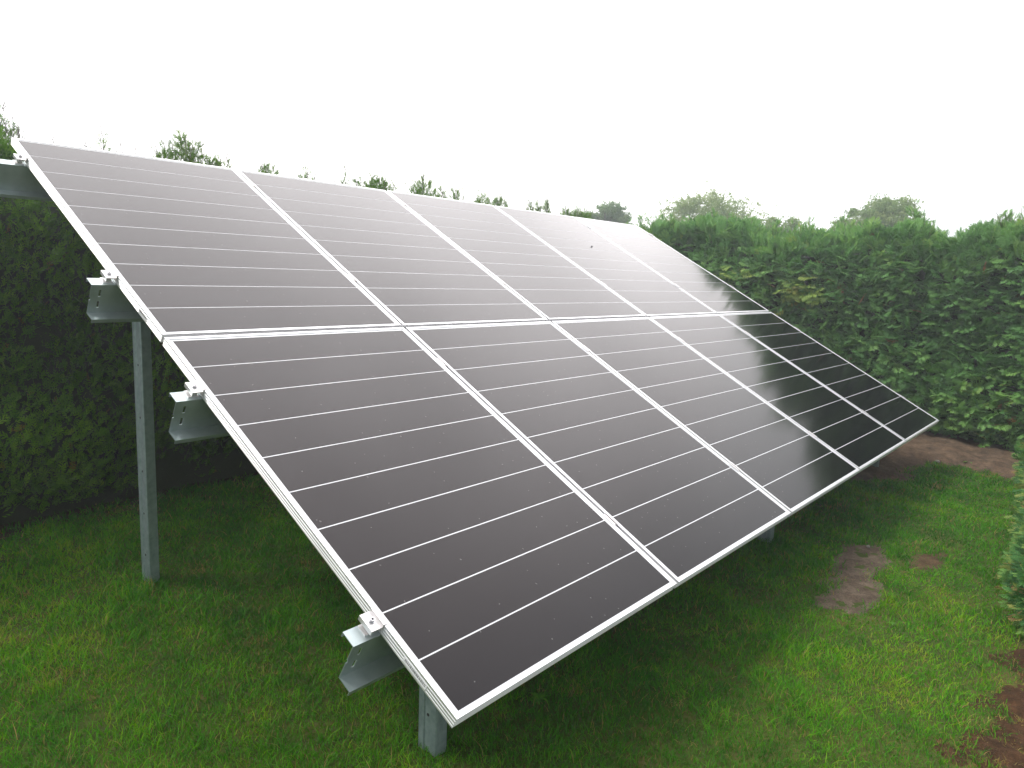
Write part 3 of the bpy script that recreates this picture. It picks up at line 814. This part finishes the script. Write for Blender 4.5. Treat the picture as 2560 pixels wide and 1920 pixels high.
for x in (.300, 2.915, 5.25):
    root = empty('sloping_beam'); root.parent = sa_root; root.matrix_local = SL @ Matrix.Translation((x, 0, 0))
    mb = MB(); t = .003; z1, z0 = -.1675, -.262
    mb.box((0, .28, z0), (t, 3.36, z1)); mb.box((t, .28, z1 - t), (.045, 3.36, z1)); mb.box((t, .28, z0), (.045, 3.36, z0 + t))
    mb.build('beam_profile', M_galv, root)

# ------------------------------------------------------------------ small things on the lawn
def stone(x, y, r, seed, label, name='stone'):
    rr = np.random.default_rng(seed); import bmesh
    bm = bmesh.new(); bmesh.ops.create_icosphere(bm, subdivisions=2, radius=1)
    for v in bm.verts:
        n = 1 + .18 * math.sin(v.co.x * 3 + seed) + .14 * math.sin(v.co.y * 4.3 + seed * 2) + rr.normal(0, .05)
        v.co = Vector((v.co.x * r * 1.2 * n, v.co.y * r * n, v.co.z * r * .6 * n))
    me = bpy.data.meshes.new(name); bm.to_mesh(me); bm.free()
    o = link(name, me, M_stone); o.location = (x, y, float(gz(x, y)) + .012 + r * .2)
    tag(o, label, 'stone', 'stones on the bare soil'); return o
stone(3.20, -.146, .011, 1, 'small pale stone at the far end of the bare soil patch in the lawn')
stone(5.93, .01, .016, 2, 'pale stone on the red-brown soil in front of the cypress hedge')
def weed(x, y, n, l, seed, label):
    r = np.random.default_rng(seed); V = []; F = []; T = []
    for k in range(n):
        a = 2 * math.pi * k / n + r.uniform(-.3, .3); ll = l * r.uniform(.7, 1.2); w = ll * .13; d = np.array([math.cos(a), math.sin(a), 0]); p = np.array([-d[1], d[0], 0]); i = len(V)
        lift = r.uniform(.25, .8)
        for t, ww in ((0, .3), (.35, 1), (.7, .8), (1, .05)):
            c = d * ll * t + np.array([0, 0, .012 + lift * ll * t * (1.15 - t)])
            V += [c - p * w * ww, c + p * w * ww]; T += [r.uniform(.2, 1)] * 2
        for s in range(3): F.append((i + 2 * s, i + 2 * s + 1, i + 2 * s + 3, i + 2 * s + 2))
    o = link('weed', np_mesh('weed', np.array(V), [np.array(F)], attr=np.array(T)), M_weed); o.location = (x, y, float(gz(x, y)))
    return tag(o, label, 'weed', 'weeds in the lawn')
def img_to_ground(px, py, z=0.0):
    d = right * ((px - 1280) / 1834.5) + down * ((py - 960) / 1834.5) + fwd
    return CAM + d * ((z - CAM.z) / d.z)
# measured spots (computed once): leafy weeds seen in the lawn
p = (1.05, .30)
weed(.72, .294, 15, .038, 1, 'leafy weed rosette in the lawn below the lower edge of the nearest panel')
weed(2.266, -.491, 9, .022, 2, 'small leafy weed in the lawn between the bare patch and the bottom right')
weed(6.13, -.20, 9, .07, 3, 'tuft of green growing out of the red-brown soil before the hedge')
# fly resting on a panel of the upper row
fy = empty('fly'); fy.matrix_world = SL @ Matrix.Translation((4.098, 2.814, -.002)); tag(fy, 'tiny dark fly sitting on the glass of an upper panel', 'fly')
mb = MB(); mb.cyl((-.008, 0, .002), .0045, .009, 10, 0, .005); mb.cyl((.001, 0, .002), .005, .008, 10, 0, .002); mb.build('body', M_hole, fy, .0006)
mb = MB(); mb.add([(0, .001, .008), (-.014, .008, .008), (-.014, .002, .009)], [(0, 1, 2)]); mb.add([(0, -.001, .008), (-.014, -.008, .008), (-.014, -.002, .009)], [(0, 1, 2)]); mb.build('wing', M_ink, fy)

# ------------------------------------------------------------------ thin haze added to stand in for lens glare
hm = bpy.data.materials.new('glare_haze'); hm.use_nodes = True
hn = hm.node_tree; hn.nodes.clear()
ho = hn.nodes.new('ShaderNodeOutputMaterial'); hv = hn.nodes.new('ShaderNodeVolumePrincipled')
hv.inputs['Color'].default_value = (.90, .975, 1, 1); hv.inputs['Density'].default_value = .0068; hv.inputs['Anisotropy'].default_value = .45
hn.links.new(hv.outputs[0], ho.inputs['Volume'])
mb = MB(); mb.box((-430, -430, -1.3), (430, 430, 5.2)); tag(mb.build('haze', hm), kind='stuff')
